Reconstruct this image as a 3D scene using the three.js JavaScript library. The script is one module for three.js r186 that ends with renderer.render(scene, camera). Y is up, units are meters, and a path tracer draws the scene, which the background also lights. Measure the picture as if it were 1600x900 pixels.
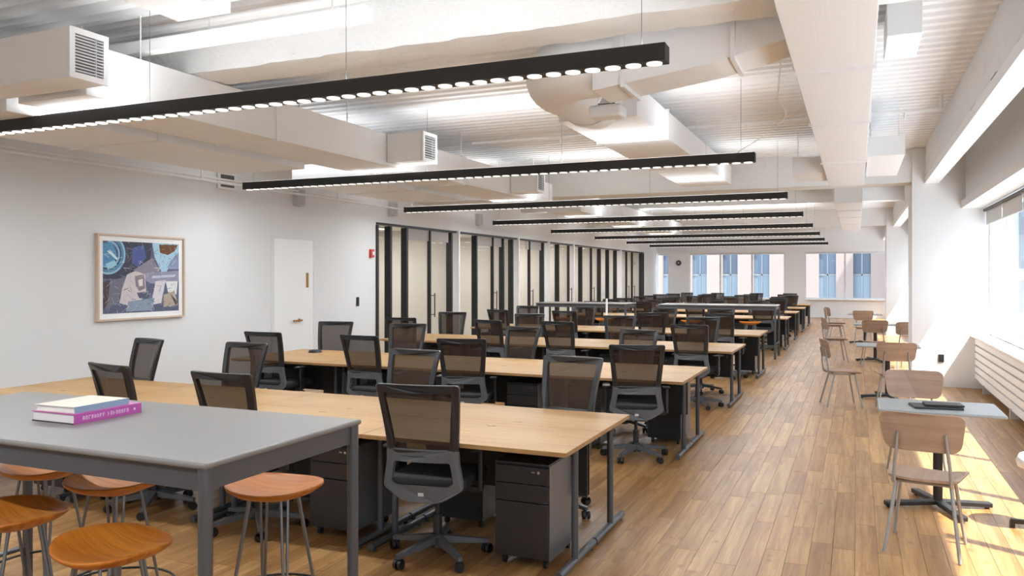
import * as THREE from 'three';
import { RoundedBoxGeometry } from 'three/addons/geometries/RoundedBoxGeometry.js';
import { mergeGeometries, mergeVertices, toCreasedNormals } from 'three/addons/utils/BufferGeometryUtils.js';
import { RectAreaLightUniformsLib } from 'three/addons/lights/RectAreaLightUniformsLib.js';

// ---------------------------------------------------------------- camera, sky, sun, exposure
// Room axes: x to the window side, y up, z = -D where D runs down the length of the room. Metres.
const scene = new THREE.Scene();
const camera = new THREE.PerspectiveCamera(2 * Math.atan(450 / 1245) * 180 / Math.PI, 16 / 9, 0.05, 300);
camera.position.set(0, 1.70, 0);
camera.rotation.y = THREE.MathUtils.degToRad(23.37);
camera.setViewOffset(1600, 900, 0, 18, 1600, 900);
const renderer = new THREE.WebGLRenderer({ antialias: true });
renderer.toneMapping = THREE.LinearToneMapping;
renderer.toneMappingExposure = 1.38;
renderer.shadowMap.enabled = true;
RectAreaLightUniformsLib.init();
scene.background = new THREE.Color().setRGB(0.82, 0.91, 1.0);
scene.backgroundIntensity = 4.0;
const sun = new THREE.DirectionalLight(new THREE.Color().setRGB(1.0, 0.96, 0.90), 13);
sun.position.set(0.4 + 20, 35.5, -8 + 11); sun.target.position.set(0.4, 0, -8);
sun.castShadow = true; sun.shadow.mapSize.set(4096, 4096); sun.shadow.radius = 1.5;
Object.assign(sun.shadow.camera, { left: -30, right: 30, top: 30, bottom: -30, near: 1, far: 120 });
scene.add(sun, sun.target);
const BAR_DOWN = 60, BAR_UP = 24, OFFICE = 2.7;

// ---------------------------------------------------------------- helpers
let seed = 20240;
const rnd = () => { seed = (seed + 0x6d2b79f5) | 0; let t = Math.imul(seed ^ (seed >>> 15), 1 | seed); t = (t + Math.imul(t ^ (t >>> 7), 61 | t)) ^ t; return ((t ^ (t >>> 14)) >>> 0) / 4294967296; };
const rr = (a, b) => a + (b - a) * rnd();
const V = (x, y, z) => new THREE.Vector3(x, y, z);
const used = new Map();
function numbered(n) { const k = used.get(n) ?? 0; used.set(n, k + 1); return k ? `${n}_${String(k).padStart(3, '0')}` : n; }
function prep(g) { const h = g.index ? g.toNonIndexed() : g; for (const k of Object.keys(h.attributes)) if (!['position', 'normal', 'uv', 'color'].includes(k)) h.deleteAttribute(k); return h; }
function join(list) { const l = (Array.isArray(list) ? list : [list]).map(prep); return l.length === 1 ? l[0] : mergeGeometries(l); }
// box projected uv in metres
function muv(g, s = 1, ox = 0, oy = 0, swap = false) {
  const p = g.attributes.position, n = g.attributes.normal, uv = new Float32Array(p.count * 2);
  for (let i = 0; i < p.count; i++) {
    const ax = Math.abs(n.getX(i)), ay = Math.abs(n.getY(i)), az = Math.abs(n.getZ(i));
    let a, b;
    if (ay >= ax && ay >= az) { a = p.getX(i); b = p.getZ(i); } else if (ax >= az) { a = p.getY(i); b = p.getZ(i); } else { a = p.getX(i); b = p.getY(i); }
    if (swap) [a, b] = [b, a];
    uv[2 * i] = a * s + ox; uv[2 * i + 1] = b * s + oy;
  }
  g.setAttribute('uv', new THREE.BufferAttribute(uv, 2)); return g;
}
const bx = (w, h, d, x = 0, y = 0, z = 0) => new THREE.BoxGeometry(w, h, d).translate(x, y, z);
const rb = (w, h, d, x = 0, y = 0, z = 0, r = 0.004, s = 1) => new RoundedBoxGeometry(w, h, d, s, r).translate(x, y, z);
function rod(a, b, r, r2 = r, seg = 12) {
  const d = b.clone().sub(a), g = new THREE.CylinderGeometry(r2, r, d.length(), seg, 1);
  g.applyQuaternion(new THREE.Quaternion().setFromUnitVectors(V(0, 1, 0), d.clone().normalize()));
  const m = a.clone().add(b).multiplyScalar(0.5); return g.translate(m.x, m.y, m.z);
}
const tube = (pts, r, n = 24, seg = 10) => new THREE.TubeGeometry(new THREE.CatmullRomCurve3(pts, false, 'centripetal'), n, r, seg, false);
function mesh(name, geo, mat, parent) {
  const m = new THREE.Mesh(Array.isArray(geo) ? join(geo) : geo, mat); m.name = parent ? name : numbered(name);
  m.castShadow = m.receiveShadow = true; (parent ?? scene).add(m); return m;
}
function tag(o, label, category, group) { o.userData.label = label; o.userData.category = category; if (group) o.userData.group = group; return o; }
function thing(name, label, category, [X, H, D] = [0, 0, 0], turn = 0, group) {
  const o = new THREE.Group(); o.name = numbered(name); scene.add(o); o.position.set(X, H, -D); o.rotation.y = turn; return tag(o, label, category, group);
}
function copy(root, [X, H, D], turn, label, group) {
  const c = root.clone(); c.name = numbered(root.name.replace(/_\d{3}$/, '')); scene.add(c); c.position.set(X, H, -D); c.rotation.y = turn;
  c.userData = { ...root.userData, label }; if (group) c.userData.group = group; return c;
}
function struct(o) { o.userData.kind = 'structure'; return o; }
const sgroup = (name) => { const g = new THREE.Group(); g.name = numbered(name); scene.add(g); return struct(g); };
// axis-aligned room box by limits (X, H, D)
const lim = (x0, x1, y0, y1, d0, d1) => bx(x1 - x0, y1 - y0, d1 - d0, (x0 + x1) / 2, (y0 + y1) / 2, -(d0 + d1) / 2);
const rlim = (x0, x1, y0, y1, d0, d1, r = 0.006) => rb(x1 - x0, y1 - y0, d1 - d0, (x0 + x1) / 2, (y0 + y1) / 2, -(d0 + d1) / 2, r, 1);

// ---------------------------------------------------------------- textures
function hash(x, y, s) { let h = Math.imul(x, 374761393) ^ Math.imul(y, 668265263) ^ Math.imul(s, 1274126177); h = Math.imul(h ^ (h >>> 13), 1274126177); return ((h ^ (h >>> 16)) >>> 0) / 4294967296; }
function vnoise(x, y, px, py, s) {     // periodic value noise
  const x0 = Math.floor(x), y0 = Math.floor(y), fx = x - x0, fy = y - y0, w = (t) => t * t * (3 - 2 * t), m = (a, n) => ((a % n) + n) % n;
  const A = hash(m(x0, px), m(y0, py), s), B = hash(m(x0 + 1, px), m(y0, py), s), C = hash(m(x0, px), m(y0 + 1, py), s), D = hash(m(x0 + 1, px), m(y0 + 1, py), s);
  return (A + (B - A) * w(fx)) * (1 - w(fy)) + (C + (D - C) * w(fx)) * w(fy);
}
function texture(w, h, f, srgb = true) {
  const d = new Uint8Array(w * h * 4);
  for (let y = 0; y < h; y++) for (let x = 0; x < w; x++) { const c = f(x / w, y / h), i = (y * w + x) * 4; d[i] = Math.max(0, Math.min(255, c[0] * 255)); d[i + 1] = Math.max(0, Math.min(255, c[1] * 255)); d[i + 2] = Math.max(0, Math.min(255, c[2] * 255)); d[i + 3] = 255; }
  const t = new THREE.DataTexture(d, w, h); t.wrapS = t.wrapT = THREE.RepeatWrapping; t.magFilter = THREE.LinearFilter; t.minFilter = THREE.LinearMipmapLinearFilter; t.generateMipmaps = true;
  if (srgb) t.colorSpace = THREE.SRGBColorSpace; t.needsUpdate = true; return t;
}
// wood: grain runs along v; tile is 0.5 m x 2 m
function woodTexture(s, light, dark, knots, contrast) {
  const kn = []; for (let i = 0; i < knots; i++) kn.push([rnd(), rnd(), rr(0.012, 0.03)]);
  return texture(512, 1024, (u, v) => {
    const warp = (vnoise(u * 4, v * 3, 4, 3, s) - 0.5) * 0.06 + (vnoise(u * 3, v * 8, 3, 8, s + 1) - 0.5) * 0.012;
    let g = 0.45 * vnoise((u + warp) * 26, v * 4, 26, 4, s + 2) + 0.3 * vnoise((u + warp) * 70, v * 9, 70, 9, s + 3) + 0.25 * vnoise(u * 160, v * 24, 160, 24, s + 4);
    const broad = vnoise(u * 4, v * 3, 4, 3, s + 5);
    let k = Math.min(1, Math.max(0, 0.5 + (g - 0.5) * contrast + (broad - 0.5) * 0.55));
    let dk = 0;
    for (const [a, b, r] of kn) { let dx = Math.abs(u - a), dy = Math.abs(v - b); dx = Math.min(dx, 1 - dx) * 0.5; dy = Math.min(dy, 1 - dy) * 2; const q = Math.hypot(dx, dy * 0.55) / r; if (q < 1) dk = Math.max(dk, (1 - q) ** 1.2); }
    k = k * (1 - 0.85 * dk);
    return [0, 1, 2].map((i) => dark[i] + (light[i] - dark[i]) * k);
  });
}
const T = {
  floor: woodTexture(11, [0.735, 0.58, 0.385], [0.50, 0.34, 0.175], 16, 1.05),
  desk: woodTexture(37, [0.745, 0.60, 0.415], [0.62, 0.47, 0.295], 4, 0.9),
  stool: woodTexture(53, [0.82, 0.525, 0.20], [0.62, 0.325, 0.09], 3, 1.2),
  ply: woodTexture(71, [0.68, 0.575, 0.495], [0.565, 0.455, 0.38], 0, 0.9),
  paint: texture(256, 256, (u, v) => { const k = 0.5 * vnoise(u * 8, v * 8, 8, 8, 5) + 0.3 * vnoise(u * 32, v * 32, 32, 32, 6) + 0.2 * vnoise(u * 96, v * 96, 96, 96, 7); return [k, k, k]; }, false),
  weave: texture(64, 64, (u, v) => { const k = 0.5 + 0.25 * Math.sin(u * Math.PI * 32) + 0.25 * Math.sin(v * Math.PI * 32); return [k, k, k]; }, false),
};
T.floor.repeat.set(2, 0.5); T.desk.repeat.set(2, 0.5); T.stool.repeat.set(2, 0.5); T.ply.repeat.set(2, 0.5);

// ---------------------------------------------------------------- materials
const lin = (r, g, b) => new THREE.Color().setRGB(r, g, b);
const std = (o) => new THREE.MeshStandardMaterial({ roughness: 0.6, metalness: 0, ...o });
const phy = (o) => new THREE.MeshPhysicalMaterial({ roughness: 0.5, metalness: 0, ...o });
const M = {
  wall: std({ color: lin(0.79, 0.79, 0.79), roughness: 0.75, bumpMap: T.paint, bumpScale: 0.0004 }),
  white: std({ color: lin(0.85, 0.85, 0.85), roughness: 0.55 }),
  door: std({ color: lin(0.92, 0.92, 0.91), roughness: 0.4 }),
  duct: std({ color: lin(0.83, 0.83, 0.83), roughness: 0.5, bumpMap: T.paint, bumpScale: 0.0012 }),
  deck: std({ color: lin(0.86, 0.86, 0.86), roughness: 0.6 }),
  fire: std({ color: lin(0.80, 0.795, 0.785), roughness: 0.95, bumpMap: T.paint, bumpScale: 0.012 }),
  slab: std({ color: lin(0.30, 0.22, 0.14), roughness: 0.9 }),
  plank: phy({ map: T.floor, roughness: 0.38, vertexColors: true, clearcoat: 0.12, clearcoatRoughness: 0.35 }),
  desk: phy({ map: T.desk, roughness: 0.42, specularIntensity: 0.6 }),
  deskEdge: std({ color: lin(0.62, 0.43, 0.25), roughness: 0.55 }),
  stool: phy({ map: T.stool, roughness: 0.42, specularIntensity: 0.55 }),
  ply: std({ map: T.ply, roughness: 0.5 }),
  black: std({ color: lin(0.012, 0.012, 0.013), roughness: 0.45 }),
  blackSatin: std({ color: lin(0.02, 0.02, 0.022), roughness: 0.32 }),
  steel: std({ color: lin(0.085, 0.09, 0.10), roughness: 0.34, metalness: 0.35 }),
  greyFrame: std({ color: lin(0.10, 0.104, 0.112), roughness: 0.38 }),
  fabric: std({ color: lin(0.012, 0.012, 0.012), roughness: 0.95, bumpMap: T.weave, bumpScale: 0.0006 }),
  net: std({ color: lin(0.034, 0.016, 0.007), roughness: 0.9, transparent: true, opacity: 0.86, side: THREE.DoubleSide }),
  barTop: std({ color: lin(0.205, 0.193, 0.183), roughness: 0.36 }),
  pedSide: std({ color: lin(0.17, 0.175, 0.18), roughness: 0.3, metalness: 0.4 }),
  barFrame: std({ color: lin(0.085, 0.09, 0.10), roughness: 0.34, metalness: 0.2 }),
  wire: std({ color: lin(0.20, 0.21, 0.23), roughness: 0.3, metalness: 0.6 }),
  cafeMetal: std({ color: lin(0.33, 0.32, 0.31), roughness: 0.35, metalness: 0.35 }),
  cafeTop: std({ color: lin(0.30, 0.315, 0.32), roughness: 0.4 }),
  chrome: std({ color: lin(0.6, 0.6, 0.6), roughness: 0.25, metalness: 1 }),
  badge: std({ color: lin(0.55, 0.56, 0.58), roughness: 0.4 }),
  brass: std({ color: lin(0.36, 0.19, 0.06), roughness: 0.35, metalness: 0.8 }),
  bar: std({ color: lin(0.014, 0.0135, 0.013), roughness: 0.5 }),
  glow: std({ color: lin(0.8, 0.8, 0.78), emissive: lin(1, 0.97, 0.93), emissiveIntensity: 0.8 }),
  glowStrip: std({ color: lin(0.8, 0.8, 0.78), emissive: lin(1, 0.95, 0.88), emissiveIntensity: 1.5 }),
  grille: std({ color: lin(0.11, 0.11, 0.11), roughness: 0.8 }),
  glass: phy({ color: lin(0.97, 0.985, 1), roughness: 0.02, transmission: 1, thickness: 0, ior: 1.18 }),
  alu: std({ color: lin(0.62, 0.63, 0.64), roughness: 0.45 }),
  shade: std({ color: lin(0.62, 0.61, 0.60), roughness: 0.9 }),
  page: std({ color: lin(0.80, 0.74, 0.72), roughness: 0.8 }),
};

// ================================================================ THE ROOM
const XL = -8.2, XR = 1.85, DN = -4, DF = 35.3, HC = 3.70;
// ---- floor: oak planks running down the room
{
  const floor = sgroup('floor');
  mesh('subfloor', lim(XL, XR, -0.25, -0.016, DN, DF), M.slab, floor);
  const W = 0.128, near = [], rest = [];
  const tints = [[1, 1, 1], [0.93, 0.9, 0.87], [1.06, 1.05, 1.04], [0.88, 0.85, 0.81], [1.0, 0.96, 0.9], [1.1, 1.1, 1.1], [0.96, 0.97, 0.97]];
  function plank(x0, x1, d0, d1) {
    const g0 = 0.0007, c = 0.0012, y = rr(-0.0006, 0), a = x0 + g0, b = x1 - g0, p = -d0 - g0, q = -d1 + g0;   // p > q in z
    const top = [[a + c, y, p - c], [b - c, y, p - c], [b - c, y, q + c], [a + c, y, q + c]], mid = [[a, y - c, p], [b, y - c, p], [b, y - c, q], [a, y - c, q]], low = mid.map(([X, , Z]) => [X, -0.016, Z]);
    const pos = [], uv = [], ou = rnd(), ov = rnd() * 4;
    const quad = (A, B, C, E) => { for (const v of [A, B, C, A, C, E]) { pos.push(...v); uv.push(v[0] - x0 + ou, v[2] + d0 + ov); } };
    quad(...top); for (let i = 0; i < 4; i++) { const j = (i + 1) % 4; quad(mid[i], mid[j], top[j], top[i]); quad(low[i], low[j], mid[j], mid[i]); }
    const g = new THREE.BufferGeometry(); g.setAttribute('position', new THREE.Float32BufferAttribute(pos, 3)); g.setAttribute('uv', new THREE.Float32BufferAttribute(uv, 2));
    const t = tints[Math.floor(rnd() * tints.length)], k = rr(0.95, 1.03); g.setAttribute('color', new THREE.Float32BufferAttribute(pos.map((_, i) => t[i % 3] * k), 3)); g.computeVertexNormals(); return g;
  }
  for (let x = XL; x < XR - 0.02; x += W) {
    const x1 = Math.min(x + W, XR); let d = DN - rnd() * 1.4;
    while (d < DF) {
      const L = [0.75, 1.1, 1.4, 1.7][Math.floor(rnd() * 4)], a = Math.max(d, DN), b = Math.min(d + L, DF), m = (a + b) / 2, xm = (x + x1) / 2;
      if (b - a > 0.05) { const g = plank(x, x1, a, b), t = m * 0.918 - xm * 0.397, u = t > 0.5 ? (xm * 0.918 + m * 0.397) / t : 9; (xm > -1.9 && t > 3 && Math.abs(u) < 0.68 ? near : rest).push([t, g]); }
      d += L;
    }
  }
  near.sort((p, q) => p[0] - q[0]);
  near.slice(0, 299).forEach(([, g]) => mesh('plank', g, M.plank, floor));
  const far = mesh('distant_planks', join([...near.slice(299), ...rest].map((p) => p[1])), M.plank, floor); far.userData.kind = 'stuff';
}
// ---- ceiling: ribbed metal deck, ribs across the room
{
  const s = new THREE.Shape(), pitch = 0.19, h = 0.045; s.moveTo(DN, HC + 0.3); s.lineTo(DN, HC + h);
  for (let d = DN; d < DF - pitch; d += pitch) { s.lineTo(d + 0.05, HC + h); s.lineTo(d + 0.075, HC); s.lineTo(d + 0.155, HC); s.lineTo(d + 0.18, HC + h); }
  s.lineTo(DF, HC + h); s.lineTo(DF, HC + 0.3); s.closePath();
  const g = new THREE.ExtrudeGeometry(s, { depth: XR - XL + 0.4, bevelEnabled: false, curveSegments: 1 });
  // shape x -> D, y -> H, depth -> X
  g.applyMatrix4(new THREE.Matrix4().set(0, 0, 1, XL - 0.2, 0, 1, 0, 0, -1, 0, 0, 0, 0, 0, 0, 1));
  struct(mesh('ceiling', g, M.deck));
}
// ---- walls
struct(mesh('wall_left', [lim(XL - 0.2, XL, -0.25, HC + 0.1, DN, 12.6), lim(XL - 0.2, XL, 2.70, HC + 0.1, 12.6, 32.9), lim(XL - 0.2, XL, -0.25, HC + 0.1, 32.9, DF)], M.wall));
struct(mesh('wall_back', lim(XL - 0.2, XR + 0.2, -0.25, HC + 0.3, DN - 0.2, DN), M.wall));
struct(mesh('wall_far', [lim(XL, XR + 0.2, -0.25, 0.76, DF, DF + 0.25), lim(XL, XR + 0.2, 2.72, HC + 0.3, DF, DF + 0.25), lim(-7.66, -6.75, 0.76, 2.72, DF, DF + 0.25), lim(-2.77, -1.96, 0.76, 2.72, DF, DF + 0.25), lim(1.1, XR + 0.2, 0.76, 2.72, DF, DF + 0.25)], M.wall));
struct(mesh('wall_window', [lim(XR, XR + 0.25, -0.25, 0.80, DN, DF), lim(XR, XR + 0.25, 2.76, HC + 0.3, DN, DF), lim(XR, XR + 0.25, 0.8, 2.76, 13.9, 14.9), lim(XR, XR + 0.25, 0.8, 2.76, 25.5, 26.5), lim(XR, XR + 0.25, 0.8, 2.76, DN, DN + 0.5), lim(XR, XR + 0.25, 0.8, 2.76, DF - 0.6, DF)], M.wall));
// bulkhead over the windows, with its lower lip
[[DN, 13.9], [14.9, 25.5], [26.5, DF]].forEach(([a, b]) => struct(mesh('trim_1', [lim(1.53, XR, 2.86, HC, a, b), rlim(1.47, XR, 2.74, 2.86, a, b)], M.wall)));
// columns that stand out from the window wall
struct(mesh('column', lim(0.80, XR, 0, HC, 13.9, 14.9), M.wall));
struct(mesh('column', lim(0.80, XR, 0, HC, 25.5, 26.5), M.wall));
// ---- beams: rough sprayed coating over steel
function beam(x0, x1, y0, y1, d0, d1, rough, along) {
  const nx = along === 'x' ? 160 : 4, nd = along === 'x' ? 5 : 260, g = new THREE.BoxGeometry(x1 - x0, y1 - y0, d1 - d0, nx, 5, nd).translate((x0 + x1) / 2, (y0 + y1) / 2, -(d0 + d1) / 2);
  const p = g.attributes.position, w = along === 'x' ? 0 : 2;
  for (let i = 0; i < p.count; i++) {
    const a = [p.getX(i), p.getY(i), p.getZ(i)], s = a[w];
    const n1 = vnoise(s * 3.1, a[1] * 9, 4096, 4096, 3) + 0.6 * vnoise(s * 9, a[1] * 14, 4096, 4096, 9) - 0.8, n2 = vnoise(s * 4, a[2 - w] * 8, 4096, 4096, 21) + 0.6 * vnoise(s * 11, a[2 - w] * 12, 4096, 4096, 23) - 0.8;
    const e = a[1] < y1 - 0.01 ? 1 : 0;
    a[1] += n2 * rough * e; a[2 - w] += n1 * rough * e; p.setXYZ(i, ...a);
  }
  g.computeVertexNormals(); return muv(g, 1.7);
}
for (const [d0, d1, y, r] of [[4.95, 5.35, 3.36, 0.022], [13.95, 14.5, 3.18, 0.004], [19.6, 19.95, 3.40, 0.012], [25.55, 26.1, 3.18, 0.004]]) struct(mesh('beam', beam(XL, 0.98, y, HC + 0.05, d0, d1, r, 'x'), M.fire));
struct(mesh('beam', beam(0.98, 1.12, 3.24, HC + 0.05, DN, 13.9, 0.03, 'd'), M.fire));
struct(mesh('beam', beam(0.98, 1.12, 3.24, HC + 0.05, 14.9, 25.5, 0.02, 'd'), M.fire));
[[DN, 13.9], [14.9, 25.5], [26.5, DF]].forEach(([a, b]) => struct(mesh('trim_2', rlim(0.97, 1.17, 3.14, 3.24, a, b), M.white)));
// ---- windows of the window wall
const winBays = [];
function sideWindow(a, b, n) {
  const w = sgroup('window_' + (winBays.length + 1)); winBays.push(w); const step = (b - a) / n;
  mesh('window_frame', [lim(XR + 0.02, XR + 0.12, 0.80, 0.87, a, b), lim(XR + 0.02, XR + 0.12, 2.66, 2.76, a, b)], M.alu, w);
  for (let i = 0; i <= n; i++) { const d = a + i * step; mesh('mullion', lim(XR - 0.005, XR + 0.085, 0.87, 2.66, Math.max(a, d - 0.03), Math.min(b, d + 0.03)), M.alu, w); }
  for (let i = 0; i < n; i++) { const d0 = a + i * step + 0.03, d1 = a + (i + 1) * step - 0.03; mesh('pane', new THREE.PlaneGeometry(d1 - d0, 1.79).rotateY(-Math.PI / 2).translate(XR + 0.05, 1.765, -(d0 + d1) / 2), M.glass, w); }
}
const BAYS = [[DN + 0.5, 13.9, 12], [14.9, 25.5, 9], [26.5, DF - 0.6, 7]];
BAYS.forEach((b) => sideWindow(...b));
// far windows
[[XL, -7.66, 1], [-6.75, -2.77, 3], [-1.96, 1.1, 2]].forEach(([a, b, n]) => {
  const w = sgroup('window_' + (winBays.length + 1)); winBays.push(w); const step = (b - a) / n, D0 = DF + 0.06;
  mesh('window_frame', [lim(a, b, 0.76, 0.82, D0, D0 + 0.1), lim(a, b, 2.64, 2.72, D0, D0 + 0.1)], M.alu, w);
  for (let i = 0; i <= n; i++) { const x = a + i * step; mesh('mullion', lim(Math.max(a, x - 0.035), Math.min(b, x + 0.035), 0.82, 2.64, D0, D0 + 0.1), M.alu, w); }
  for (let i = 0; i < n; i++) mesh('pane', new THREE.PlaneGeometry(step - 0.07, 1.82).translate(a + (i + 0.5) * step, 1.73, -D0 - 0.05), M.glass, w);
  mesh('window_sill', rlim(a, b, 0.73, 0.77, DF - 0.14, DF + 0.05), M.white, w);
});
// ---- glass office front in the left wall
const POSTS = [[12.62, 0], [13.08, 0], [13.68, 0], [14.65, 2], [15.58, 0], [15.86, 1], [16.84, 0], [17.8, 2], [18.4, 0], [18.98, 0], [19.3, 1], [20.2, 2], [21.2, 0], [21.54, 1], [22.46, 0], [23.44, 2], [23.75, 1], [24.65, 0], [25.75, 2], [26.7, 0], [27.7, 0], [28.7, 0], [29.22, 1], [30.25, 2], [31.1, 2], [32.55, 0], [32.85, 0]];
{
  const w = sgroup('window_' + (winBays.length + 1)), D1 = 32.9, transom = std({ color: lin(0.46, 0.43, 0.41), roughness: 0.6 });
  mesh('head_rail', lim(XL - 0.1, XL + 0.02, 2.67, 2.71, 12.6, D1), M.black, w);
  mesh('sill_rail', lim(XL - 0.1, XL + 0.02, 0, 0.09, 12.6, D1), M.black, w);
  POSTS.forEach(([d, kind]) => {
    if (kind === 1) mesh('white_post', rlim(XL - 0.1, XL + 0.07, 0, 2.72, d - 0.035, d + 0.035, 0.004), M.white, w);
    else if (kind === 0) mesh('mullion', lim(XL - 0.1, XL + 0.03, 0.09, 2.66, d - 0.033, d + 0.033), M.black, w);
    else { const p = mesh('door_stile', lim(XL - 0.06, XL + 0.015, 0.02, 2.66, d - 0.022, d + 0.022), M.black, w); mesh('pull_handle', [rod(V(XL + 0.06, 0.85, -(d + 0.09)), V(XL + 0.06, 1.35, -(d + 0.09)), 0.012), rod(V(XL + 0.06, 0.9, -(d + 0.09)), V(XL - 0.03, 0.9, -(d + 0.09)), 0.008), rod(V(XL + 0.06, 1.3, -(d + 0.09)), V(XL - 0.03, 1.3, -(d + 0.09)), 0.008)], M.black, p); }
  });
  for (let i = 0; i + 1 < POSTS.length; i++) { const a = POSTS[i][0] + 0.035, b = POSTS[i + 1][0] - 0.035; if (b - a > 0.12) mesh('pane', new THREE.PlaneGeometry(b - a, 2.54).rotateY(Math.PI / 2).translate(XL - 0.05, 1.36, -(a + b) / 2), M.glass, w); }
  // pale panels over the door heads
  [[13.72, 15.5], [16.9, 18.36], [20.0, 21.1]].forEach(([a, b]) => mesh('transom_panel', lim(XL - 0.045, XL - 0.02, 2.44, 2.66, a, b), transom, w));
}
// offices behind the glass
struct(mesh('wall_office', [lim(-11.6, -11.4, 0, 2.75, 12.4, 33.1), lim(-11.4, -8.3, 0, 2.75, 12.4, 12.55), lim(-11.4, -8.3, 0, 2.75, 32.95, 33.1), ...[15.86, 19.3, 21.54, 23.75, 26.7, 29.22].map((d) => lim(-11.4, -8.3, 0, 2.75, d - 0.04, d + 0.04))], std({ color: lin(0.74, 0.69, 0.62), roughness: 0.8 })));
struct(mesh('floor_office', lim(-11.6, -8.2, -0.2, 0, 12.4, 33.1), std({ color: lin(0.42, 0.38, 0.33), roughness: 0.9 })));
struct(mesh('ceiling_office', lim(-11.6, -8.3, 2.75, 2.9, 12.4, 33.1), M.white));
[12.6, 15.86, 19.3, 21.54, 23.75, 26.7, 29.22, 32.9].forEach((d, i, a) => {
  if (i + 1 === a.length) return; const m = (d + a[i + 1]) / 2, k = ['first', 'second', 'third', 'fourth', 'fifth', 'sixth', 'seventh'][i];
  const p = thing('ceiling_panel_light', `flat white ceiling panel light in the ${k} glass-fronted office from the door`, 'ceiling light', [-9.8, 2.71, m], 0, 'office ceiling panels');
  mesh('panel_frame', rb(1.26, 0.04, 0.66, 0, 0.02, 0), M.white, p); mesh('diffuser', bx(1.2, 0.006, 0.6, 0, -0.003, 0), M.glowStrip, p);
  const l = new THREE.RectAreaLight(lin(1, 0.97, 0.92), OFFICE * 5, 1.2, 0.6); l.position.set(0, -0.012, 0); l.rotation.x = -Math.PI / 2; p.add(l);
});
// ---- white door in the left wall
{
  const d = sgroup('door_1');
  mesh('door_frame', [lim(XL, XL + 0.02, 0, 2.34, 9.70, 9.76), lim(XL, XL + 0.02, 0, 2.34, 10.72, 10.78), lim(XL, XL + 0.02, 2.285, 2.34, 9.761, 10.719)], M.wall, d);
  mesh('door_leaf', rlim(XL, XL + 0.014, 0.0, 2.285, 9.76, 10.72, 0.002), M.door, d);
  const h = mesh('door_handle', [new THREE.CylinderGeometry(0.028, 0.028, 0.012, 20).rotateZ(Math.PI / 2).translate(XL + 0.02, 1.0, -10.35), rod(V(XL + 0.02, 1.0, -10.35), V(XL + 0.065, 1.0, -10.35), 0.010), rod(V(XL + 0.062, 1.0, -10.37), V(XL + 0.062, 1.0, -10.16), 0.014)], M.brass, d);
  mesh('push_plate', rlim(XL + 0.014, XL + 0.02, 1.52, 1.76, 10.53, 10.59, 0.001), M.brass, d);
}
// ---- world outside: two facades across the street
function facade(name, label, origin, turn, cols, rows, cw, rh, wallMat, glassMats, y0, tall = 0.62) {
  const b = thing(name, label, 'building', origin, turn), ww = cw * 0.5, wh = rh * tall, W = cols * cw, H = rows * rh;
  const wall = [];
  for (let c = 0; c <= cols; c++) wall.push(bx(cw - ww, H, 0.5, -W / 2 + c * cw, y0 + H / 2, -0.25));
  for (let r = 0; r <= rows; r++) wall.push(bx(W, rh - wh, 0.42, 0, y0 + r * rh, -0.25));
  mesh('wall', wall, wallMat, b); mesh('core', bx(W, H, 4, 0, y0 + H / 2, -2.8), wallMat, b);
  for (let c = 0; c < cols; c++) for (let r = 0; r < rows; r++) {
    const x = -W / 2 + (c + 0.5) * cw, y = y0 + (r + 0.5) * rh, wdw = mesh('window', bx(ww, wh / 2, 0.05, x, y + wh / 4, -0.42), glassMats[(c * 3 + r * 5) % 2], b);
    mesh('lower_pane', bx(ww, wh / 2, 0.05, x, y - wh / 4, -0.42), glassMats[2], wdw);
    mesh('glazing_bar', [bx(0.07, wh, 0.06, -W / 2 + (c + 0.5) * cw, y0 + (r + 0.5) * rh, -0.38), bx(ww, 0.08, 0.06, -W / 2 + (c + 0.5) * cw, y0 + (r + 0.5) * rh, -0.38)], bars, wdw);
  }
  return b;
}
const bars = std({ color: lin(0.16, 0.17, 0.18), roughness: 0.6 });
const blue = [std({ color: lin(0.06, 0.09, 0.13), roughness: 0.35 }), std({ color: lin(0.04, 0.06, 0.09), roughness: 0.35 }), std({ color: lin(0.11, 0.15, 0.185), roughness: 0.35 })];
facade('office_building', 'pale pink stone building with blue windows beyond the far windows', [-3.4, 0, 50], 0, 15, 4, 1.85, 5.2, std({ color: lin(0.19, 0.15, 0.135), roughness: 0.9 }), blue, -11.2, 0.8);
facade('office_tower', 'white fronted building with blue glass outside the window wall', [24, 0, 22], -Math.PI / 2, 18, 7, 4.2, 3.8, std({ color: lin(0.19, 0.195, 0.205), roughness: 0.9 }), blue, -12);
facade('glass_tower', 'blue glass tower seen past the mullions of the window wall', [9.8, 0, 43], 0, 7, 6, 1.3, 3.6, std({ color: lin(0.13, 0.16, 0.19), roughness: 0.6 }), blue, -9, 0.85);

// ================================================================ OVERHEAD
const ORD = ['first', 'second', 'third', 'fourth', 'fifth', 'sixth', 'seventh', 'eighth', 'ninth', 'tenth', 'eleventh', 'twelfth'];
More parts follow.
